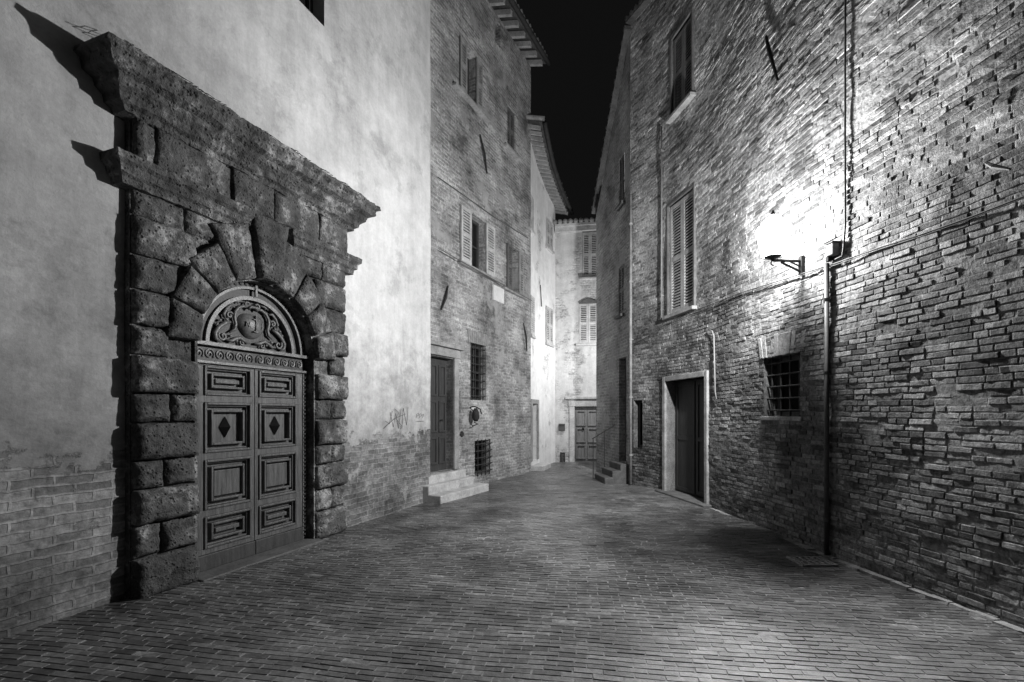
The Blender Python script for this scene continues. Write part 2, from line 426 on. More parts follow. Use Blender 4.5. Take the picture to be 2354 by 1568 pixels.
for j in range(ny):
    for i in range(nx): fs.append((j*(nx+1)+i,j*(nx+1)+i+1,(j+1)*(nx+1)+i+1,(j+1)*(nx+1)+i))
st.add(vs,fs,1,.5)
ang=math.radians(-9); e1=Vector((math.cos(ang),math.sin(ang))); e2=Vector((-e1.y,e1.x))
RW,RLn,J=.060,.185,.0036
for r in range(0,288):
    b0=.2+r*RW
    off=U(-.025,.025)+(.5*RLn if r%2 else 0)
    for c in range(-40,42):
        a0=c*RLn+off
        ce=e1*(a0+RLn/2)+e2*(b0+RW/2)
        if ce.y<1.0 or ce.y>16: continue
        if ce.x<lin(PL,ce.y)-.1 or ce.x>lin(PR,ce.y)+.1: continue
        jj=J*U(.6,1.6); dz=U(-.0016,.0018); tl=U(-.0015,.0015); tk=U(-.0008,.0008)
        if random.random()<.04: dz-=.003
        top=[];bot=[]
        for (u,v,sx,sy) in ((a0,b0,1,1),(a0+RLn,b0,-1,1),(a0+RLn,b0+RW,-1,-1),(a0,b0+RW,1,-1)):
            wv=.05*nz(u*.4,v*.4,7)+.006*nz(u*2.5,v*2.5,3)
            q=e1*(u+sx*jj+U(-.004,.004))+e2*(v+wv+sy*jj+U(-.0022,.0022))
            z=gz(q.x,q.y)
            bot.append((q.x,q.y,z-.004))
            q2=q+e1*(sx*.0018)+e2*(sy*.0018)
            top.append((q2.x,q2.y,z+.0044+dz+sx*tl+sy*tk))
        st.add(bot+top,[(4,5,6,7),(0,1,5,4),(1,2,6,5),(2,3,7,6),(3,0,4,7)],0,min(1,max(0,random.gauss(.45,.28))))
o=st.build('street',['paver','joint']); o['kind']='structure'
# gutter strip at the foot of the right wall
gm=MB(); s=F5.s(2354)-2.5
s1=F5.s(1640)
n=40
for i in range(n):
    a=s+(s1-s)*i/n+.004; b=s+(s1-s)*(i+1)/n-.004
    gm.hexa([F5.pos(t,z,w) for z in (-.03,.010+U(-.005,.005)) for t,w in ((a,-.02),(b,-.02),(b,.08+U(-.02,.02)),(a,.08+U(-.02,.02)))])
o=gm.build('gutter','headbrick'); o['kind']='structure'
# ------------------------------------------------------------------ plastered building on the left
sA=F1.s(0); Q=lambda u:sA+u
pc=2.12
pb=thing('plaster_building','tall pale plastered building with bare brick at its foot, left foreground around the portal','building',F1.pos(Q(2),0,0))
hole_door=(Q(pc-.78),Q(pc+.78),0.0,3.06)
hole_up=(Q(2.35),Q(3.16),6.67,8.1)
mb=MB(); facade(mb,F1,0,F1.L,-.1,12.5,[hole_door,hole_up],.3,.3,.3,disp=lambda s,z:.02*nz(s*.6,z*.6,2)+.008*nz(s*2,z*2,6))
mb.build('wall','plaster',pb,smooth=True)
window(F1,pb,hole_up,.25)
def strokes(F,groups,r,w=.016):
    mb=MB()
    for gpts in groups:
        mb.tube([F.pos(*F.at(x,y),w) for x,y in gpts],r,4)
    return mb
strokes(F1,[[(884,968),(893,975),(900,945)],[(895,948),(902,982),(908,950),(914,985),(920,940)],[(905,940),(915,948),(908,962),(922,980)],[(922,985),(925,938),(933,978),(936,936)],[(880,985),(905,962),(930,952)]],.0042).build('graffiti','paint',pb)
strokes(F1,[[(956,960),(956,952),(960,950),(961,955),(957,956)],[(963,961),(963,952),(966,951),(967,956),(964,957)],[(969,961),(969,953),(972,952),(972,958)],[(956,968),(972,968)]],.003).build('graffiti','paint',pb)
# ------------------------------------------------------------------ stone portal
po=thing('stone_portal','dark rusticated stone portal with arched doorway and heavy eroded cornice','portal',F1.pos(Q(pc),0,.1))
SP=2.28; RI=.78; HW=1.33
bk=MB()
for sg in (-1,1):
    a,b=sorted((Q(pc+sg*RI),Q(pc+sg*HW))); bk.box(F1,a,b,-.03,SP,-.02,.07)
na=24; pin=[];pout=[]
for i in range(na+1):
    t=math.pi*i/na; c,s_=math.cos(t),math.sin(t)
    k=min(HW/abs(c) if abs(c)>1e-6 else 9,(4.10-SP)/s_ if s_>1e-6 else 9)
    pin.append((Q(pc+RI*c),SP+RI*s_)); pout.append((Q(pc+k*c),SP+k*s_))
for i in range(na):
    q=[pin[i],pout[i],pout[i+1],pin[i+1]]
    bk.hexa([F1.pos(p[0],p[1],w) for w in (-.02,.07) for p in q])
for sg in (-1,1):
    a,b=sorted((Q(pc+sg*1.0),Q(pc+sg*HW))); bk.box(F1,a,b,3.3,4.1,-.018,.068)
bk.box(F1,Q(pc-1.31),Q(pc+1.31),3.757,4.09,.05,.125)
for i in range(na):
    p,q=pin[i],pin[i+1]
    k=.97
    p2=(Q(pc)+(p[0]-Q(pc))*k,SP+(p[1]-SP)*k); q2=(Q(pc)+(q[0]-Q(pc))*k,SP+(q[1]-SP)*k)
    bk.hexa([F1.pos(x[0],x[1],w) for w in (-.25,.10) for x in (p,q,q2,p2)])
for sg in (-1,1):
    a,b=sorted((Q(pc+sg*RI*.97),Q(pc+sg*RI))); bk.box(F1,a,b,-.02,SP,-.25,.10)
bk.build('backing','stone',po)
rows=[];z=0.0
hs=[.36,.29,.31,.25,.33,.26,.33,.26,.31,.30,.34,.24]
for h in hs:
    rows.append((z,z+h)); z+=h
sc_=3.53/z; rows=[(a*sc_,b*sc_) for a,b in rows]
sd=1
for i,(z0,z1) in enumerate(rows):
    for sg in (-1,1):
        inner=RI-.01
        zm=(z0+z1)/2
        if z1>SP+.05:
            hgt=max(0,z0-SP); ro=1.02
            inner=math.sqrt(max(ro*ro-hgt*hgt,.01)) if hgt<ro else .45
            inner=max(inner,.42)
        inner=min(inner,HW-.3)
        g_=.009
        cut=[inner,HW]
        if i%2 and z1<SP+.05: cut=[inner,inner+(HW-inner)*U(.42,.58),HW]
        elif HW-inner>.62: cut=[inner,inner+(HW-inner)*.5,HW]
        for (u0,u1) in zip(cut,cut[1:]):
            b_=MB(); a,c=sorted((Q(pc+sg*u0),Q(pc+sg*u1)))
            pr=.165+(.022 if i%2==0 else -.01)+U(-.018,.018)-(.015 if z1>SP+.05 else 0)
            block(b_,F1,[(a+g_,z0+g_),(c-g_,z0+g_),(c-g_,z1-g_),(a+g_,z1-g_)],.04,pr,22,.022,.05,sd); sd+=3
            b_.build('stone_block','stone',po,smooth=True)
nv=9
ro_=[1.08,1.10,1.16,1.34,1.46,1.34,1.16,1.10,1.08]
for i in range(nv):
    t0=math.pi*i/nv; t1=math.pi*(i+1)/nv; e=.012
    R=ro_[i]
    def P_(r,t): return (Q(pc-r*math.cos(t)),SP+r*math.sin(t))
    b_=MB(); w=.195+U(-.012,.012)+(.08 if i==4 else 0)
    block(b_,F1,[P_(RI-.005,t0+e),P_(R,t0+e*.8),P_(R,t1-e*.8),P_(RI-.005,t1-e)],.03,w,20,.015,.04,sd,.7); sd+=3
    b_.build('keystone' if i==4 else 'voussoir','stone',po,smooth=True)
for (u0,u1) in ((.84,1.74),(2.66,3.40)):
    a=MB(); cornice(a,F1,Q(u0),Q(u1),subdiv([(0,3.50),(.15,3.505),(.16,3.56),(.19,3.58),(.20,3.64),(.235,3.67),(.24,3.73),(.18,3.75),(0,3.755)],3),70,.014)
    a.build('architrave','stone',po,smooth=False)
fz=[(.80,.89),(.96,1.64),(1.70,2.22),(2.22,2.88),(2.93,3.44)]
for i,(u0,u1) in enumerate(fz):
    b_=MB(); block(b_,F1,[(Q(u0)+.006,3.765),(Q(u1)-.006,3.765),(Q(u1)-.006,4.10),(Q(u0)+.006,4.10)],.03,.17+U(-.01,.02),20,.016,.03,sd,.4); sd+=3
    b_.build('frieze_block','stone',po,smooth=True)
a=MB(); cornice(a,F1,Q(.86),Q(3.38),subdiv([(0,4.09),(.165,4.095),(.18,4.14),(.225,4.16),(.235,4.22),(.29,4.26),(.30,4.31),(.375,4.34),(.39,4.42),(.43,4.445),(.42,4.49),(.32,4.51),(0,4.56)],3),260,.024)
a.build('cornice','stone',po,smooth=False)
t=MB(); t.box(F1,Q(pc-.80),Q(pc+.80),-.04,.03,-.05,.24); t.build('threshold','dimstone',po,bev=.012)
# door
WD=-.05
for sg in (-1,1):
    lf=MB(); a,b=sorted((Q(pc),Q(pc+sg*.70))); a+=.004; b-=.004
    lf.box(F1,a,b,.03,2.10,WD-.08,WD-.04)
    x0=a+(.045 if sg>0 else .10); x1=b-(.10 if sg>0 else .045)
    ranges=[(.24,.56),(.63,1.13),(1.20,1.71),(1.78,2.08)]
    zz=.185
    for (p,q) in ranges:                      # rails
        lf.box(F1,a,b,zz,p,WD-.045,WD+.022); zz=q
    lf.box(F1,a,b,zz,2.10,WD-.045,WD+.022)
    for (p,q) in ranges:
        lf.box(F1,a,x0,p,q,WD-.045,WD+.020); lf.box(F1,x1,b,p,q,WD-.045,WD+.020)
    leaf=lf.build('door_leaf','wood',po,bev=.003)
    kbd=MB(); kbd.box(F1,a,b,.03,.182,WD-.045,WD+.04); kbd.build('kick_board','wooddark',leaf,bev=.006)
    for k,(p,q) in enumerate(ranges):
        pn=MB(); pn.frame(F1,x0+.001,x1-.001,p+.001,q-.001,.024,WD-.045,WD+.040)
        pn.frame(F1,x0+.025,x1-.025,p+.025,q-.025,.018,WD-.045,WD+.006)
        pn.frame(F1,x0+.08,x1-.08,p+.075,q-.075,.024,WD-.045,WD+.026)
        if k in (0,3): pn.box(F1,x0+.135,x1-.135,(p+q)/2-.022,(p+q)/2+.022,WD-.045,WD+.012)
        elif k==1: pn.box(F1,x0+.125,x1-.125,p+.12,q-.12,WD-.045,WD+.004)
        pn.build('door_panel','wood',leaf,bev=.006)
        if k==2:
            dm=MB(); xm=(x0+x1)/2; zm=(p+q)/2; dx,dz=.07,.115
            dm.add([F1.pos(xm-dx,zm,WD-.03),F1.pos(xm,zm-dz,WD-.03),F1.pos(xm+dx,zm,WD-.03),F1.pos(xm,zm+dz,WD-.03),F1.pos(xm,zm,WD+.05)],[(0,1,4),(1,2,4),(2,3,4),(3,0,4),(0,1,2,3)])
            dm.build('diamond_boss','blackwood',leaf)
for sg in (-1,1):
    a,b=sorted((Q(pc+sg*.70),Q(pc+sg*.765))); p=MB(); p.box(F1,a,b,.03,2.10,WD-.05,WD+.03)
    z=.08
    while z<2.05:
        p.hexa([F1.pos(s,zz,w) for w in (WD+.02,WD+.045) for s,zz in ((a+.012,z),(b-.012,z+.022),(b-.012,z+.042),(a+.012,z+.02))]); z+=.05
    p.build('door_post','carve',po)
tr=MB(); tr.box(F1,Q(pc-.765),Q(pc+.765),2.105,2.30,WD-.05,WD+.01,1)
tr.box(F1,Q(pc-.77),Q(pc+.77),2.28,2.315,WD-.04,WD+.075); tr.box(F1,Q(pc-.77),Q(pc+.77),2.10,2.125,WD-.04,WD+.06)
for sg in (-1,1):
    for k in range(6):
        cx=pc+sg*(.075+k*.115); cz=2.20
        pts=[]
        for i in range(22):
            t_=i/21; r_=.008+.045*t_; an=t_*2*math.pi*1.6
            pts.append(F1.pos(Q(cx+sg*r_*math.cos(an)),cz+r_*math.sin(an)*1.1,WD+.018))
        tr.tube(pts,.009,5)
tr.build('transom',['carve','field'],po)
ty=MB()
def fan(mb,r,w1,n=32):
    vs=[F1.pos(Q(pc),SP+.035,w1)]+[F1.pos(Q(pc+r*math.cos(math.pi*i/n)),SP+.035+r*math.sin(math.pi*i/n),w1) for i in range(n+1)]
    mb.add(vs,[(0,i,i+1) for i in range(1,n+1)],1)
def arc(mb,r0,r1,w0,w1,n=40,mi=0):
    for i in range(n):
        t0=math.pi*i/n;t1=math.pi*(i+1)/n
        c=[]
        for w in (w0,w1):
            for r,t in ((r0,t0),(r1,t0),(r1,t1),(r0,t1)): c.append(F1.pos(Q(pc+r*math.cos(t)),SP+.035+r*math.sin(t),w))
        mb.hexa(c,mi)
fan(ty,.60,WD-.05)
arc(ty,.535,.575,WD-.06,WD+.02); arc(ty,.575,.65,WD-.06,WD-.01,40,1); arc(ty,.65,.675,WD-.05,WD+.04); arc(ty,.675,.745,WD-.06,WD+.005,40,1)
for i in range(34):
    t_=math.pi*(i+.5)/34; c=F1.pos(Q(pc+.71*math.cos(t_)),SP+.035+.71*math.sin(t_),WD+.006)
    u=F1.pos(Q(pc+.71*math.cos(t_+.035)),SP+.035+.71*math.sin(t_+.035),WD+.014); v_=F1.pos(Q(pc+.71*math.cos(t_-.035)),SP+.035+.71*math.sin(t_-.035),WD+.014)
    ty.tube([v_,c,u],[.012,.026,.012],6)
arc(ty,.746,.768,WD-.05,WD+.03)
ty.box(F1,Q(pc-.012),Q(pc+.012),SP+.61,SP+.795,WD+.03,WD+.052)
tym=ty.build('tympanum',['carve','field'],po)
ca=MB()
CZ=SP+.30
n1,n2=10,28; vs=[];fs=[]
def sh_(t):
    c,s_=math.cos(t),math.sin(t)
    x=.175*math.copysign(abs(c)**.8,c)*(1.0 if s_>0 else 1-.25*abs(s_)); y=(.13 if s_>0 else .155)*math.copysign(abs(s_)**.9,s_)
    return x,y
for j in range(n1+1):
    r_=j/n1
    for i in range(n2):
        x,y=sh_(2*math.pi*i/n2); vs.append(F1.pos(Q(pc+x*r_),CZ+y*r_,WD-.05+.09*math.sqrt(max(0,1-r_*r_))))
for j in range(n1):
    for i in range(n2): fs.append((j*n2+i,j*n2+(i+1)%n2,(j+1)*n2+(i+1)%n2,(j+1)*n2+i))
ca.add(vs,fs)
def spiral(cx,cz,r,turn,a0,sg):
    return [F1.pos(Q(pc+sg*(cx+r*(.15+.85*i/24)*math.cos(a0+turn*i/24))),cz+r*(.15+.85*i/24)*math.sin(a0+turn*i/24),WD-.015) for i in range(25)]
for sg in (-1,1):
    for pts_,rr in (([(.05,.19),(.12,.19),(.18,.16),(.215,.11),(.225,.05),(.205,-.02),(.22,-.08),(.28,-.12)],.018),
                    ([(.27,-.01),(.33,-.03),(.40,-.08),(.45,-.15),(.44,-.21),(.38,-.235)],.024),
                    ([(.03,-.20),(.10,-.19),(.16,-.16),(.21,-.18),(.26,-.21),(.32,-.21)],.02),
                    ([(.22,.16),(.27,.17),(.32,.12),(.35,.06),(.33,.02)],.018),
                    ([(.10,.24),(.17,.235),(.22,.21)],.014)):
        ca.tube([F1.pos(Q(pc+sg*x),CZ+y,WD-.015) for x,y in pts_],[rr*.6]+[rr]*(len(pts_)-2)+[rr*.5],6)
    ca.tube(spiral(.36,CZ-.17,.055,7,0,sg),.014,6); ca.tube(spiral(.28,CZ+.06,.04,7,2,sg),.013,6)
    ca.tube(spiral(.13,CZ-.215,.03,6,1,sg),.011,6); ca.tube(spiral(.07,CZ+.215,.035,6,3,sg),.012,6)
    for (lx,lz,an) in ((.30,.0,.6),(.37,.0,-.5),(.41,-.04,-1.0),(.28,-.17,2.4),(.17,.21,.9),(.30,.17,.2),(.20,-.215,2.0)):
        p0=(lx,lz); p1=(lx+.045*math.cos(an),lz+.045*math.sin(an))
        ca.tube([F1.pos(Q(pc+sg*(p0[0]+(p1[0]-p0[0])*f)),CZ+p0[1]+(p1[1]-p0[1])*f,WD-.02) for f in (0,.4,1)],[.008,.017,.004],6)
ca.tube([F1.pos(Q(pc+x),CZ+z_,WD) for x,z_ in ((-.06,.17),(-.03,.2),(.03,.2),(.06,.17))],.018,6)
cart=ca.build('cartouche','carve',tym,smooth=True)
em=MB(); W2=WD+.05
em.box(F1,Q(pc-.006),Q(pc+.006),CZ-.07,CZ+.10,WD-.02,W2); em.box(F1,Q(pc-.035),Q(pc-.007),CZ+.05,CZ+.062,WD-.02,W2-.001); em.box(F1,Q(pc+.007),Q(pc+.035),CZ+.05,CZ+.062,WD-.02,W2-.001)
em.box(F1,Q(pc-.03),Q(pc+.03),CZ-.085,CZ-.072,WD-.02,W2)
W3=WD+.034
em.box(F1,Q(pc-.113),Q(pc-.106),CZ-.03,CZ+.025,WD-.02,W3); em.box(F1,Q(pc-.079),Q(pc-.072),CZ-.03,CZ+.025,WD-.02,W3+.003)
em.hexa([F1.pos(Q(pc+s),z_,w) for w in (WD-.02,W3+.001) for s,z_ in ((-.081,CZ-.03),(-.073,CZ-.026),(-.104,CZ+.024),(-.111,CZ+.021))])
em.box(F1,Q(pc+.088),Q(pc+.095),CZ-.03,CZ+.025,WD-.02,W3); em.box(F1,Q(pc+.079),Q(pc+.104),CZ-.037,CZ-.031,WD-.02,W3); em.box(F1,Q(pc+.079),Q(pc+.104),CZ+.026,CZ+.032,WD-.02,W3)
em.build('emblem','wood',cart)
# wire netting lying along the top of the cornice
def wp(i,j):
    s=Q(.62)+i*.055+(.0275 if j%2 else 0); return F1.pos(s,4.58+j*.045+.03*nz(i*.3,j*.4,8),.30-.08*j+.04*nz(i*.35,j,3))
for i0,i1,lb in ((0,18,'thin wire netting on the left end of the portal cornice'),(25,55,'thin wire netting on the right half of the portal cornice')):
    wn=MB()
    for i in range(i0,i1):
        for j in range(3):
            a=wp(i,j); wn.tube([a,wp(i,j+1)],.0028,3,False)
            k=(i-1 if j%2==0 else i+1)
            if i0<=k<i1: wn.tube([a,wp(k,j+1)],.0028,3,False)
    tag(wn.build('wire_netting','iron'),lb,'netting')
# ------------------------------------------------------------------ brick house beyond
bh=thing('brick_house','tall brick house with open louvred shutters and doorstep, next beyond the plastered building','house',F2.pos(3,0,0))
H2=11.05
w1=F2.rect(1080,1114,500,622); w2=F2.rect(1174,1190,572,672)
u1=F2.rect(1070,1092,118,235); u2=F2.rect(1166,1184,250,348); u3=F2.rect(1138,1150,50,105)
bw=F2.rect(1081,1117,792,920); lg=F2.rect(1091,1127,1012,1090)
ds0,ds1=F2.s(998),F2.s(1041); dr=(ds0-.25,ds1,.46,F2.at(1020,822)[1])
mb=MB(); facade(mb,F2,0,F2.L,-.1,H2,[w1,w2,u1,u2,u3,bw,lg,dr],.3,.3,.24,disp=lambda s,z:.014*nz(s,z,3)+.006*nz(s*2.6,z*2.6,8))
mb.build('wall','brick_a',bh)
for r_,shm,lft in ((w1,'shut',1),(w2,'shutd',1),(u1,'shutm',1),(u2,'shutd',0)):
    wd=window(F2,bh,r_,.22,'wooddark',sill=(.5,.5) if lft else (.2,.2),sillmat='midstone')
    s0,s1,z0,z1=r_; W_=(s1-s0)*.62
    if lft:
        shutter(F2,s0-W_-.01,s0-.01,z0+.01,z1,.02,wd,shm); shutter(F2,s1+.01,s1+W_+.01,z0+.01,z1,.02,wd,'shut' if r_ is w1 else 'shutm')
    else:
        sm=(s0+s1)/2; shutter(F2,s0+.005,sm-.003,z0+.005,z1-.005,-.06,wd,'shutd'); shutter(F2,sm+.003,s1-.005,z0+.005,z1-.005,-.06,wd,'shutd')
window(F2,bh,u3,.2)
wd=window(F2,bh,bw,.2,pane='void'); bars(F2,wd,bw,4,7,-.03,.012)
wd=window(F2,bh,lg,.2,pane='void',mull=False); bars(F2,wd,lg,4,5,.03,.013)
ar=MB(); s0,s1,z0,z1=bw
for i in range(10):
    a=s0-.08+(s1-s0+.16)*i/10; b=s0-.08+(s1-s0+.16)*(i+1)/10; k0=(i-5)*.012;k1=(i-4)*.012
    ar.hexa([F2.pos(s,z,w) for w in (-.01,.016) for s,z in ((a+.005,z1+.005),(b-.005,z1+.005),(b-.005+k1,z1+.27),(a+.005+k0,z1+.27))])
ar.build('brick_arch','headbrick',bh)
s0,s1,z0,z1=dr
dd=MB(); dd.box(F2,s0,s1,z0,z1,-.22,-.15)
sm=(s0+.25+s1)/2
for k,(a,b) in enumerate(((.06,.3),(.34,.62),(.66,.94))):
    for (p,q) in ((s0+.30,sm-.03),(sm+.03,s1-.06)):
        dd.frame(F2,p,q,z0+(z1-z0)*a,z0+(z1-z0)*b,.04,-.152,-.125)
door=dd.build('door','wooddark',bh,bev=.005)
kb=MB(); kb.tube([F2.pos(sm+.05,z0+1.0,-.13),F2.pos(sm+.05,z0+1.0,-.10),F2.pos(sm+.05,z0+1.0,-.07),F2.pos(sm+.05,z0+1.0,-.055)],[.01,.012,.03,.012],8); kb.build('knob','iron',door)
fr=MB(); fr.box(F2,s1,s1+.16,z0,z1+.02,-.2,.05); fr.box(F2,s0-.05,s1+.20,z1+.02,z1+.19,-.05,.06); fr.box(F2,s0-.05,s1+.26,z1+.19,z1+.27,-.05,.13)
fr.build('door_frame','midstone',bh,bev=.012)
sp=MB(); e=F2.s(1058)
for k,(ws,ex) in enumerate(((.54,.26),(.28,.08),(.13,.02))):
    sp.box(F2,s0-.3,e+ex,-.05+.15*k,.15*(k+1)-.004,-.02,ws)
sp.build('doorstep','palestone',bh,bev=.018)
for (p,q) in (((1101,310),(1117,400)),((1027,658),(1012,712)),((1201,742),(1209,808))):
    am=MB(); a=F2.at(*p); b=F2.at(*q); am.ptube(F2,[(a[0],a[1],.03),((a[0]+b[0])/2,(a[1]+b[1])/2,.06),(b[0],b[1],.03)],[.014,.026,.014],6)
    am.build('tie_anchor','iron',bh)
def eave(F,root,s0,s1,zf,proj,nr,tile_r=.075,rafter=(.07,.10),gut=True,n=12,back=1.5):
    ev=MB()
    for i in range(n):
        a=s0+(s1-s0)*i/n; b=s0+(s1-s0)*(i+1)/n
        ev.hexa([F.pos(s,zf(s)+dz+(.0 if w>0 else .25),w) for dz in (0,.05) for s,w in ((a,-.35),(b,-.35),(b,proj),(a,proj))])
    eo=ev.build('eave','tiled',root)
    for i in range(nr):
        s=s0+(s1-s0)*(i+.5)/nr; rb=MB(); h=rafter[0]/2
        rb.hexa([F.pos(s+k,zf(s)+dz+(.20 if w<0 else 0),w) for dz in (-rafter[1],-.004) for k,w in ((-h,-.3),(h,-.3),(h,proj-.06),(-h,proj-.06))])
        rb.build('rafter','raft',eo)
    tl=MB(); s=s0
    while s<s1:
        z=zf(s)+.09+U(-.01,.01)
        tl.tube([F.pos(s,z,proj+.07+U(-.02,.02)),F.pos(s,z+.36,-back*.6),F.pos(s,z+.42,-back)],tile_r,8); s+=tile_r*2.15
    tl.build('roof_tiles','tile',root,smooth=True)
    if gut:
        gt=MB(); gt.tube([F.pos(s0+(s1-s0)*i/n,zf(s0+(s1-s0)*i/n)-.02,proj+.07) for i in range(n+1)],.06,8); gt.build('roof_gutter','iron',root,smooth=True)
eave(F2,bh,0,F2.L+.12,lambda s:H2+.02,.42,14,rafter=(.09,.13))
s0,z0=F2.at(1080,945)
lm=thing('door_ornament','small dark wrought ornament fixed beside the brick house doorway','ornament',F2.pos(s0,z0-.3,0))
a=MB(); z=z0-.12
a.ptube(F2,[(s0,z+.2,.0),(s0,z+.22,.12),(s0+.1,z+.16,.2),(s0+.12,z+.06,.22)],.014,6); a.build('bracket','iron',lm)
a=MB(); a.tube([F2.pos(s0-.02,z+.18,.16),F2.pos(s0-.02,z+.1,.16),F2.pos(s0-.02,z-.02,.16),F2.pos(s0-.02,z-.1,.16)],[.03,.075,.085,.04],10); a.build('body','iron',lm,smooth=True)
a=MB(); a.ptube(F2,[(s0+.02,z-.12,.1),(s0+.1,z-.16,.14),(s0-.06,z-.2,.1)],.012,6); a.build('hook','iron',lm)
s0,z0=F2.at(1061,998); a=MB(); a.ptube(F2,[(s0,z0,-.01),(s0,z0,.02),(s0,z0,.025)],[.065,.06,.04],14)
tag(a.build('wall_disc','iron',smooth=False),'small round dark disc on brick wall right of the doorway steps','disc')
r_=F2.rect(1132,1156,660,694); a=MB(); a.box(F2,r_[0],r_[1],r_[2],r_[3],-.01,.035)
tag(a.build('wall_plaque','marble',bev=.004),'blank white stone plaque on brick house between first floor windows','plaque')
a=MB(); pts=[(1004,408),(1060,447),(1130,497),(1212,548)]
a.tube([F2.pos(*F2.at(x,y),.03) for x,y in pts],.010,5); tag(a.build('cable','cable'),'thin cable running along the brick house above its first floor windows','cable')
a=MB(); pts=[(1004,577),(1050,603),(1130,647),(1213,692)]
a.tube([F2.pos(*F2.at(x,y),.115) for x,y in pts],.010,5); tag(a.build('cable','cable'),'thin cable along the brick house under its first floor window sills','cable')
# ------------------------------------------------------------------ curved house
ch=thing('curved_house','pale curved house with long raftered eave, beyond the brick house','house',F3.pos(1.5,0,0))
z3=lambda s:9.35-1.05*(s/F3.L)**.8
h3=[F3.rect(1216,1223,452,528),F3.rect(1255,1268,512,572),F3.rect(1218,1225,682,770),F3.rect(1254,1268,708,790),F3.rect(1222,1234,928,1058)]
mb=MB(); facade(mb,F3,0,F3.L,-.1,9.4,h3,.25,.3,.2,ztop=lambda s:z3(s)+.02,disp=lambda s,z:.01*nz(s*1.5,z*1.5,4))
mb.build('wall','brick_c',ch)
for r_ in h3[:4]:
    wd=window(F3,ch,r_,.15,mull=False); s0,s1,z0,z1=r_; sm=(s0+s1)/2
    shutter(F3,s0-.02,sm-.003,z0,z1,.015,wd,'shut'); shutter(F3,sm+.003,s1+.02,z0,z1,.015,wd,'shut')
    q=MB(); q.box(F3,s0-.08,s1+.08,z0-.08,z0-.005,-.03,.08); q.build('sill','palestone',wd)
s0,s1,z0,z1=h3[4]; a=MB(); a.box(F3,s0,s1,z0,z1,-.19,-.14); a.frame(F3,s0+.08,s1-.08,z0+.1,z1-.1,.06,-.141,-.12); a.build('door','wooddark',ch)
a=MB(); a.box(F3,s0-.12,s0,z0,z1+.12,-.02,.04); a.box(F3,s1,s1+.12,z0,z1+.12,-.02,.04); a.box(F3,s0,s1,z1,z1+.12,-.02,.04); a.build('door_frame','midstone',ch)
a=MB(); a.box(F3,s0-.1,s1+.3,-.05,.13,-.02,.35); a.build('doorstep','palestone',ch,bev=.01)
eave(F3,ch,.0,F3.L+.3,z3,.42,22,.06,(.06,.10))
a=MB(); p=F3.at(1240,655); q=F3.at(1243,705); a.ptube(F3,[(p[0],p[1],.03),(q[0],q[1],.03)],.015,6); a.build('tie_anchor','iron',ch)
# ------------------------------------------------------------------ house closing the street
eh=thing('end_house','plastered house facing down the street with panelled door and shuttered windows at the end','house',F4.pos(1,0,0))
H4=7.62
e1_=F4.rect(1339,1374,534,638); e2_=F4.rect(1331,1374,698,790); ed=F4.rect(1321,1377,936,1066); ed=(ed[0],ed[1],0,ed[3])
mb=MB(); facade(mb,F4,0,F4.L,-.1,H4,[e1_,e2_,ed],.3,.3,.2,disp=lambda s,z:.01*nz(s*2,z*2,1)); mb.build('wall','brick_b',eh)
for r_ in (e1_,e2_):
    wd=window(F4,eh,r_,.18,mull=False,sill=(.1,.1)); s0,s1,z0,z1=r_; sm=(s0+s1)/2
    shutter(F4,s0+.005,sm-.003,z0+.005,z1-.005,-.03,wd,'shut'); shutter(F4,sm+.003,s1-.005,z0+.005,z1-.005,-.03,wd,'shut')
    hd=MB()
    n=8
    for i in range(n):
        f0,f1=i/n,(i+1)/n
        g0=.12*math.sin(math.pi*f0)+.03; g1=.12*math.sin(math.pi*f1)+.03
        hd.hexa([F4.pos(s,z,w) for w in (-.01,.05) for s,z in ((s0+(s1-s0)*f0,z1+.003),(s0+(s1-s0)*f1,z1+.003),(s0+(s1-s0)*f1,z1+g1),(s0+(s1-s0)*f0,z1+g0))])
    hd.build('window_head','shutd',wd)
s0,s1,z0,z1=ed; a=MB(); a.box(F4,s0,s1,z0,z1,-.10,-.04); sm=(s0+s1)/2
for (p,q) in ((s0+.05,sm-.03),(sm+.03,s1-.05)):
    for (u,v) in ((.06,.32),(.36,.62),(.66,.94)): a.frame(F4,p,q,z1*u,z1*v,.04,-.041,-.005)
do=a.build('door','woodpale',eh,bev=.005)
a=MB(); a.tube([F4.pos(sm-.12,1.1,-.05),F4.pos(sm-.12,1.1,-.0),F4.pos(sm-.12,1.1,.02)],[.015,.04,.02],8); a.build('knob','iron',do)
a=MB(); a.box(F4,s0-.17,s0,0,z1+.02,-.1,.05); a.box(F4,s1,s1+.17,0,z1+.02,-.1,.05); a.box(F4,s0-.2,s1+.2,z1+.02,z1+.26,-.05,.06); a.box(F4,s0-.3,s1+.3,z1+.26,z1+.34,-.05,.12); a.build('door_frame','palestone',eh,bev=.012)
a=MB(); a.box(F4,-.0,F4.L,H4-.12,H4+.03,-.1,.16); a.box(F4,-.0,F4.L,H4+.03,H4+.1,-.1,.24); a.build('cornice','palestone',eh)
a=MB(); s=0
while s<F4.L: a.tube([F4.pos(s,H4+.16,.26),F4.pos(s,H4+.75,-1.4),F4.pos(s,H4+1.0,-2.2)],.08,8); s+=.17
a.build('roof_tiles','tile',eh,smooth=True)
r_=F4.rect(1285,1299,974,990); mbx=thing('mailbox','small dark mailbox on the end wall left of the panelled door','mailbox',F4.pos(r_[0],r_[2],0))
a=MB(); a.box(F4,r_[0],r_[1],r_[2],r_[3],0,.08); a.build('box','pipe',mbx,bev=.008)
a=MB(); a.box(F4,r_[0]+.02,r_[1]-.02,r_[3]-.07,r_[3]-.05,.075,.088); a.build('slot_flap','iron',mbx)
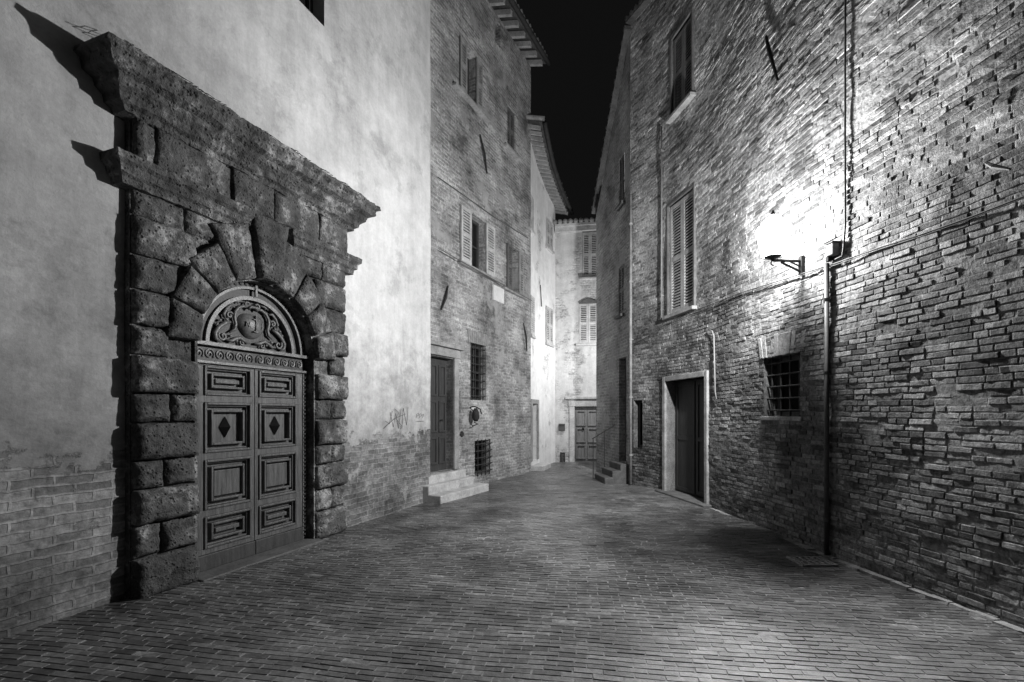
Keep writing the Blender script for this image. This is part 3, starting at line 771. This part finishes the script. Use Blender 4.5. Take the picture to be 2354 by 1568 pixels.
r_=F4.rect(1288,1299,1040,1064); a=MB(); a.frame(F4,r_[0],r_[1],r_[2],r_[3],.03,0,.03); 
for i in range(4): a.box(F4,r_[0]+.03+(r_[1]-r_[0]-.06)*(i+.2)/4,r_[0]+.03+(r_[1]-r_[0]-.06)*(i+.6)/4,r_[2]+.03,r_[3]-.03,.002,.02)
a.build('vent_grille','iron',eh)
# ------------------------------------------------------------------ big brick wall on the right
rb=thing('brick_building','long curved old brick building with rough bricks and barred window, right side','building',F5.pos(F5.s(1900),0,0))
H5=10.3
bwr=F5.rect(1758,1842,817,957)
drr=F5.rect(1533,1624,872,1150); drr=(drr[0],drr[1],0.02,drr[3])
shw=F5.rect(1538,1596,455,716)
upw=F5.rect(1546,1592,62,246)
sml=F5.rect(1457,1478,920,1030)
H5s=[bwr,drr,shw,upw,sml]
def d5(s,z): return .03*nz(s*.6,z*.6,5)+.010*nz(s*2.4,z*2.4,2)+.004*nz(s*9,z*12,8)
mb=MB(); facade(mb,F5,0,F5.L,-.1,H5,H5s,.08,.06,.26,disp=lambda s,z:d5(s,z)+.0045*nz(s*17,z*21,4),mi=1,ends=(True,False))
sN=F5.s(2354)-1.4
z=-.02
GU5=[0,.03,.35,.65,.97,1]; GU3=[0,.06,.94,1]; GV=[0,.09,.91,1]
while z<H5-.05:
    hc=.058*U(.93,1.07); s=sN-U(0,.25)
    while s<F5.L:
        l=.225*U(.82,1.12) if random.random()<.68 else .112*U(.88,1.18)
        a,b=s,min(s+l,F5.L); s+=l
        zw=.065*nz(a*.4,z*.12,3)+.009*nz(a*2.2,z,6)
        zc=z+zw+hc/2; skip=False
        for h in H5s:
            if zc+hc/2>h[2]-.002 and zc-hc/2<h[3]+.002 and b>h[0] and a<h[1]:
                if a<h[0]-.06: b=min(b,h[0])
                elif b>h[1]+.06: a=max(a,h[1])
                else: skip=True
        if skip or b-a<.04: continue
        er=nz(a*.6,z*.9,11)+.7*nz(a*1.8,z*2.2,13)
        if random.random()<.03+max(0,-er)*.08: continue
        up=min(1,max(0,(z-2.6)/2))
        pr=.0065+.0085*er+U(-.0036,.0036)-.002*up
        if random.random()<.05: pr+=.007
        if pr<-.004: continue
        g_=.004+U(0,.0038); gv_=.0046+U(0,.0034); v0=z+zw
        c4=[(a+g_+U(-.003,.003),v0+gv_+U(-.0026,.0026)),(b-g_+U(-.003,.003),v0+gv_+U(-.0026,.0026)),(b-g_+U(-.003,.003),v0+hc-gv_+U(-.0026,.0026)),(a+g_+U(-.003,.003),v0+hc-gv_+U(-.0026,.0026))]
        GU=GU5 if b-a>.16 else GU3
        k=len(GU); kv=len(GV); vs=[]; sd_=U(0,50)
        tu,tv=U(-.0045,.0045),U(-.0035,.0035)
        ring=list(range(k))+[j*k+k-1 for j in range(1,kv)]+[(kv-1)*k+i for i in range(k-2,-1,-1)]+[j*k for j in range(kv-2,0,-1)]
        base=[]
        for v in GV:
            for u in GU:
                q=c4[0][0]*(1-u)*(1-v)+c4[1][0]*u*(1-v)+c4[2][0]*u*v+c4[3][0]*(1-u)*v
                y=c4[0][1]*(1-u)*(1-v)+c4[1][1]*u*(1-v)+c4[2][1]*u*v+c4[3][1]*(1-u)*v
                ed_=(u in (0,1))+(v in (0,1))
                w=d5(q,y)+pr-.0018*ed_+.005*nz(q*18,y*30,sd_)+tu*(u-.5)+tv*(v-.5)
                jx=.005*nz(q*30,y*30,sd_+3) if ed_ else 0; jy=.0055*nz(q*24,y*30,sd_+7) if ed_ else 0
                vs.append(F5.pos(q+jx,y+jy,w)); base.append((q,y))
        fs=[(j*k+i,j*k+i+1,(j+1)*k+i+1,(j+1)*k+i) for j in range(kv-1) for i in range(k-1)]
        o_=len(vs)
        for i in ring: vs.append(F5.pos(base[i][0],base[i][1],d5(*base[i])-.016))
        m_=len(ring)
        fs+=[(ring[i],ring[(i+1)%m_],o_+(i+1)%m_,o_+i) for i in range(m_)]
        mb.add(vs,fs,0,min(1,max(0,random.gauss(.45,.28))))
    z+=hc
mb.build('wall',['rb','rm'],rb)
wd=window(F5,rb,bwr,.24,pane='void',mull=False); bars(F5,wd,bwr,4,5,-.05,.013)
s0,s1,z0,z1=bwr; ar=MB(); n=11
for i in range(n):
    a=s0-.06+(s1-s0+.12)*i/n; b=s0-.06+(s1-s0+.12)*(i+1)/n; k0=(i-n/2)*.012;k1=(i+1-n/2)*.012
    w=.028+U(-.010,.008); zt_=z1+.29+U(-.02,.02)
    ar.hexa([F5.pos(s,z,w_) for w_ in (-.03,w) for s,z in ((a+.005,z1+.004),(b-.005,z1+.004),(b-.005+k1,zt_),(a+.005+k0,zt_))])
ar.build('brick_arch','headbrick',rb,bev=.006)
q=MB(); q.box(F5,s0-.05,s1+.05,z0-.06,z0-.003,-.1,.045); q.build('sill','headbrick',wd,bev=.012)
s0,s1,z0,z1=drr; sm=(s0+s1)/2
a=MB()
for (p,q) in ((s0,sm-.004),(sm+.004,s1)):
    a.box(F5,p,q,.05,z1,-.25,-.2)
    a.frame(F5,p+.02,q-.02,.08,z1-.03,.07,-.202,-.18); a.box(F5,p+.09,q-.09,z1*.5-.04,z1*.5+.04,-.202,-.181)
a.build('door','woodblack',rb,bev=.004)
a=MB(); t=.10
a.box(F5,s0-t,s0,0,z1+t,-.2,.05); a.box(F5,s1,s1+t,0,z1+t,-.2,.05); a.box(F5,s0,s1,z1,z1+t,-.2,.05); a.build('door_frame','midstone',rb,bev=.012)
a=MB(); a.box(F5,s0-t-.1,s1+t+.1,-.05,.05,-.2,.16); a.build('doorstep','dimstone',rb,bev=.012)
for r_,mt in ((shw,'shutm'),(upw,'shutd')):
    wd=window(F5,rb,r_,.2,mull=False,sill=(.1,.1),sillmat='midstone'); s0,s1,z0,z1=r_; sm=(s0+s1)/2
    shutter(F5,s0+.01,sm-.003,z0+.01,z1-.01,-.05,wd,mt); shutter(F5,sm+.003,s1-.01,z0+.01,z1-.01,-.05,wd,mt)
    f=MB(); t=.055; f.box(F5,s0-t,s0,z0,z1+t,-.08,.035); f.box(F5,s1,s1+t,z0,z1+t,-.08,.035); f.box(F5,s0,s1,z1,z1+t,-.08,.035); f.build('surround','dimstone',wd,bev=.008)
window(F5,rb,sml,.2,mull=False,pane='void')
for pts,r_ in (([(1771,84),(1782,120),(1806,188)],.028),([(2283,376),(2305,384),(2350,391)],.018)):
    a=MB(); a.tube([F5.pos(*F5.at(x,y),.06+.02*i) for i,(x,y) in enumerate(pts)],[r_*.6,r_,r_*.5],6); a.build('tie_anchor','iron',rb)
def verge(F,s0,s1,zf,n,r=.05,step=.16):
    a=MB()
    for i in range(n):
        p=s0+(s1-s0)*i/n; q=s0+(s1-s0)*(i+1)/n
        a.hexa([F.pos(s,zf(s)+dz,w) for dz in (.005,.09) for s,w in ((p,-1),(q,-1),(q,.14),(p,.14))])
    s=s0+.05
    while s<s1: a.tube([F.pos(s,zf(s)+.09,.15),F.pos(s,zf(s)+.13,-.9)],r,8); s+=step
    return a
verge(F5,sN+2,F5.L,lambda s:H5,30).build('roof_tiles','tiled',rb)
# ------------------------------------------------------------------ dark house beyond, right
dh=thing('dark_house','unlit narrow house with outside steps, beyond the long brick building','house',F6.pos(1.5,0,0))
z6=lambda s:10.2-3.05*(s/F6.L)
d6=F6.rect(1424,1440,822,1052); d6=(d6[0],d6[1],.46,d6[3]); v6=[F6.rect(1423,1434,612,724),F6.rect(1424,1436,360,470)]
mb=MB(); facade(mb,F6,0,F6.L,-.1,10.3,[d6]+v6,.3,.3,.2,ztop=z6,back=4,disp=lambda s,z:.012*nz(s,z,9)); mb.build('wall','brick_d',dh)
s0,s1,z0,z1=d6; a=MB(); a.box(F6,s0,s1,z0,z1,-.19,-.14); a.frame(F6,s0+.1,s1-.1,z0+.1,z1-.1,.07,-.141,-.12); a.build('door','wooddark',dh)
for r_ in v6:
    wd=window(F6,dh,r_,.18,mull=False,sill=(.06,.06),sillmat='dimstone'); s0,s1,z0,z1=r_; sm=(s0+s1)/2
    shutter(F6,s0,sm-.003,z0,z1,-.04,wd,'shutd'); shutter(F6,sm+.003,s1,z0,z1,-.04,wd,'shutd')
verge(F6,0,F6.L,z6,12).build('roof_tiles','tiled',dh)
a=MB(); s0=d6[0]-.15; s1=d6[1]+.2
for k,(w,e) in enumerate(((.56,0),(.38,.0),(.19,0))): a.box(F6,s0,s1,-.05+.15*k,.15*(k+1)-.003,-.02,w)
a.build('stone_steps','dimstone',dh,bev=.02)
rl=thing('stair_railing','thin dark iron railing beside the steps of the unlit house','railing',F6.pos(s1+.02,0,.6))
a=MB(); a.ptube(F6,[(s1+.03,.98,.60),(s1+.03,1.3,.05)],.013,6); a.build('handrail','iron',rl)
for w,zb,zt in ((.58,0,.99),(.3,.0,1.15)):
    a=MB(); a.ptube(F6,[(s1+.03,zb,w),(s1+.03,zt,w)],.010,6); a.build('post','iron',rl)
# ------------------------------------------------------------------ pipes and cables on the right wall
def pipe(name,F,px,yt,yb,r,w,mat,label,cl=4,cat='pipe'):
    s,zt=F.at(px,yt); _,zb=F.at(px,yb); zb=max(zb,0.0)
    t=thing(name,label,cat,F.pos(s,zb,w))
    a=MB(); a.ptube(F,[(s,zb,w),(s,zt,w)],r,10); a.build('tube',mat,t,smooth=True)
    for i in range(cl):
        z=zb+(zt-zb)*(i+.5)/cl; a=MB(); a.ptube(F,[(s,z-.02,w),(s,z+.02,w)],r*1.3,10); a.box(F,s-.012,s+.012,z-.012,z+.012,-.02,w); a.build('clamp',mat,t)
    return t
pipe('drainpipe',F5,1909,606,1285,.026,.045,'pipe','dark metal pipe running down the brick wall from the junction box',4)
pipe('drainpipe',F5,1455,450,1112,.030,.06,'midstone','tall drainpipe at the far corner of the long brick building',5)
pipe('service_pipe',F5,1526,292,735,.016,.05,'palepipe','thin pale pipe beside the shuttered windows of the brick building',4)
a=MB(); pts=[(1634,758),(1643,761),(1647,772),(1650,900),(1653,918)]
a.tube([F5.pos(*F5.at(x,y),.045) for x,y in pts],[.009,.010,.011,.011,.011],8); tag(a.build('bent_pipe','palepipe',smooth=True),'short pale pipe bent at its top, right of the dark doorway','pipe')
s,zb=F5.at(1922,588); jb=thing('junction_box','grey electrical junction box on top of the wall pipe','junction box',F5.pos(s,zb,0))
a=MB(); a.box(F5,s-.05,s+.05,zb,zb+.13,.0,.08); a.build('box','midstone',jb,bev=.008)
a=MB(); a.box(F5,s-.055,s+.055,zb+.13,zb+.145,.0,.09); a.build('lid','iron',jb)
a=MB(); a.ptube(F5,[(s+.05,zb-.05,.045),(s+.05,zb-.0,.045)],.032,8); a.build('collar','iron',jb)
a=MB(); s,z=F5.at(1944,585); s2=F5.s(1949)
pts=[(F5.s(1930),z-.03,.05),(s,z-.02,.04),(s-.005,z+.05,.03)]+[(s2+.006*nz(i*.7,0,2),z+.05+i*.25,.03) for i in range(1,26)]
a.ptube(F5,pts,.010,6); tag(a.build('cable','pipe'),'upright cable climbing the brick wall above the junction box','cable')
a=MB(); pts=[(1457,792),(1500,770),(1530,748),(1600,716),(1700,676),(1800,645),(1900,614),(1930,605),(2030,570),(2120,542),(2240,500),(2354,456),(2600,365)]
a.tube([F5.pos(*F5.at(x,y),.038) for x,y in pts],.0075,6); a.tube([F5.pos(*F5.at(x,y+4),.036) for x,y in pts],.005,5)
tag(a.build('cable','cable'),'sagging cable strung along the brick wall at lantern height','cable')
# drain grate
gx,gy=(1866-CX)/FP*1779/(1290-HZ),1779/(1290-HZ)
dg=thing('drain_grate','square iron drain grate set in the paving at the pipe foot','drain grate',(gx,gy,.0))
zz=gz(gx,gy)+.018
a=MB(); hw=.19; hd_=.15
for (x0,x1,y0,y1) in ((-hw,-hw+.025,-hd_,hd_),(hw-.025,hw,-hd_,hd_),(-hw+.025,hw-.025,-hd_,-hd_+.025),(-hw+.025,hw-.025,hd_-.025,hd_)): a.bx(gx+x0,gx+x1,gy+y0,gy+y1,zz-.03,zz+.006)
a.build('frame','midstone',dg)
a=MB(); n=5
for i in range(n):
    x=-hw+.025+(2*hw-.05)*(i+.32)/n; a.bx(gx+x,gx+x+.026,gy-hd_+.025,gy+hd_-.025,zz-.012,zz+.004)
a.bx(gx-hw+.025,gx+hw-.025,gy-.012,gy+.012,zz-.014,zz+.002)
a.build('grating','midstone',dg)
a=MB(); a.bx(gx-hw+.025,gx+hw-.025,gy-hd_+.025,gy+hd_-.025,zz-.028,zz-.016); a.build('pit','void',dg)
# ------------------------------------------------------------------ wall lantern
s,z=F5.at(1846,604)
wl=thing('wall_lantern','lit wall lantern on an iron bracket, glaring white against the brick','lantern',F5.pos(s,z,0))
zb=z+.02; LW=.38
a=MB(); a.box(F5,s-.03,s+.03,zb-.16,zb+.06,.0,.04)
a.ptube(F5,[(s,zb,.02),(s,zb,LW)],.018,8); a.ptube(F5,[(s,zb-.13,.03),(s,zb-.02,.28)],.014,6)
a.ptube(F5,[(s,zb-.07,.03),(s,zb-.01,.17)],.010,6)
a.ptube(F5,[(s,zb,LW)]+[(s,zb-.03+.03*math.cos(t*.6),LW+.025*math.sin(t*.6)) for t in range(1,7)],.008,6)
a.build('bracket','iron',wl)
c0=F5.pos(s,0,LW)
def ring_(r,z,n=6): return [Vector((c0.x+r*math.cos(2*math.pi*i/n+.3),c0.y+r*math.sin(2*math.pi*i/n+.3),z)) for i in range(n)]
a=MB(); R0,R1,R2=ring_(.13,zb+.05),ring_(.20,zb+.40),ring_(.05,zb+.54)
a.add(R0+R1+R2,[(i,(i+1)%6,6+(i+1)%6,6+i) for i in range(6)]+[(6+i,6+(i+1)%6,12+(i+1)%6,12+i) for i in range(6)]); a.build('glass','lit',wl)
a=MB()
for i in range(6): a.tube([R0[i],R1[i]],.005,4); a.tube([R1[i],R1[(i+1)%6]],.005,4); a.tube([R0[i],R0[(i+1)%6]],.006,4); a.tube([R1[i],R2[i]],.004,4)
a.tube([c0+Vector((0,0,zb)),c0+Vector((0,0,zb+.02)),c0+Vector((0,0,zb+.045))],[.02,.03,.10],8); a.tube([c0+Vector((0,0,zb+.54)),c0+Vector((0,0,zb+.56)),c0+Vector((0,0,zb+.61))],[.045,.025,.006],8)
a.build('lantern_frame','iron',wl)
def plight(name,loc,P,r,smooth):
    l=bpy.data.lights.new(name,'POINT'); l.energy=P; l.shadow_soft_size=r; l.color=(1,1,1)
    l.use_nodes=True; nt=l.node_tree; em=nt.nodes['Emission']
    lf=nt.nodes.new('ShaderNodeLightFalloff'); lf.inputs['Strength'].default_value=1; lf.inputs['Smooth'].default_value=smooth
    nt.links.new(lf.outputs['Quadratic'],em.inputs['Strength'])
    o=bpy.data.objects.new(name,l); o.location=loc; col.objects.link(o)
plight('lantern_bulb',c0+Vector((0,0,zb+.25)),2050,.06,3.4)
plight('street_lamp_bulb',(2.75,14.2,3.6),430,.08,4.0)
# ------------------------------------------------------------------ world, camera
w=bpy.data.worlds.new('World'); scene.world=w; w.use_nodes=True
bg=w.node_tree.nodes['Background']; bg.inputs[0].default_value=(1,1,1,1); bg.inputs[1].default_value=.005
cam=bpy.data.cameras.new('camera'); co=bpy.data.objects.new('camera',cam); col.objects.link(co)
co.location=(0,0,H); co.rotation_euler=(math.radians(90),0,0)
cam.sensor_width=36; cam.lens=36*FP/2354; cam.shift_y=(HZ-784)/2354; cam.clip_end=400; cam.clip_start=.05
scene.camera=co
scene.view_settings.view_transform='Standard'; scene.view_settings.look='None'; scene.view_settings.exposure=0
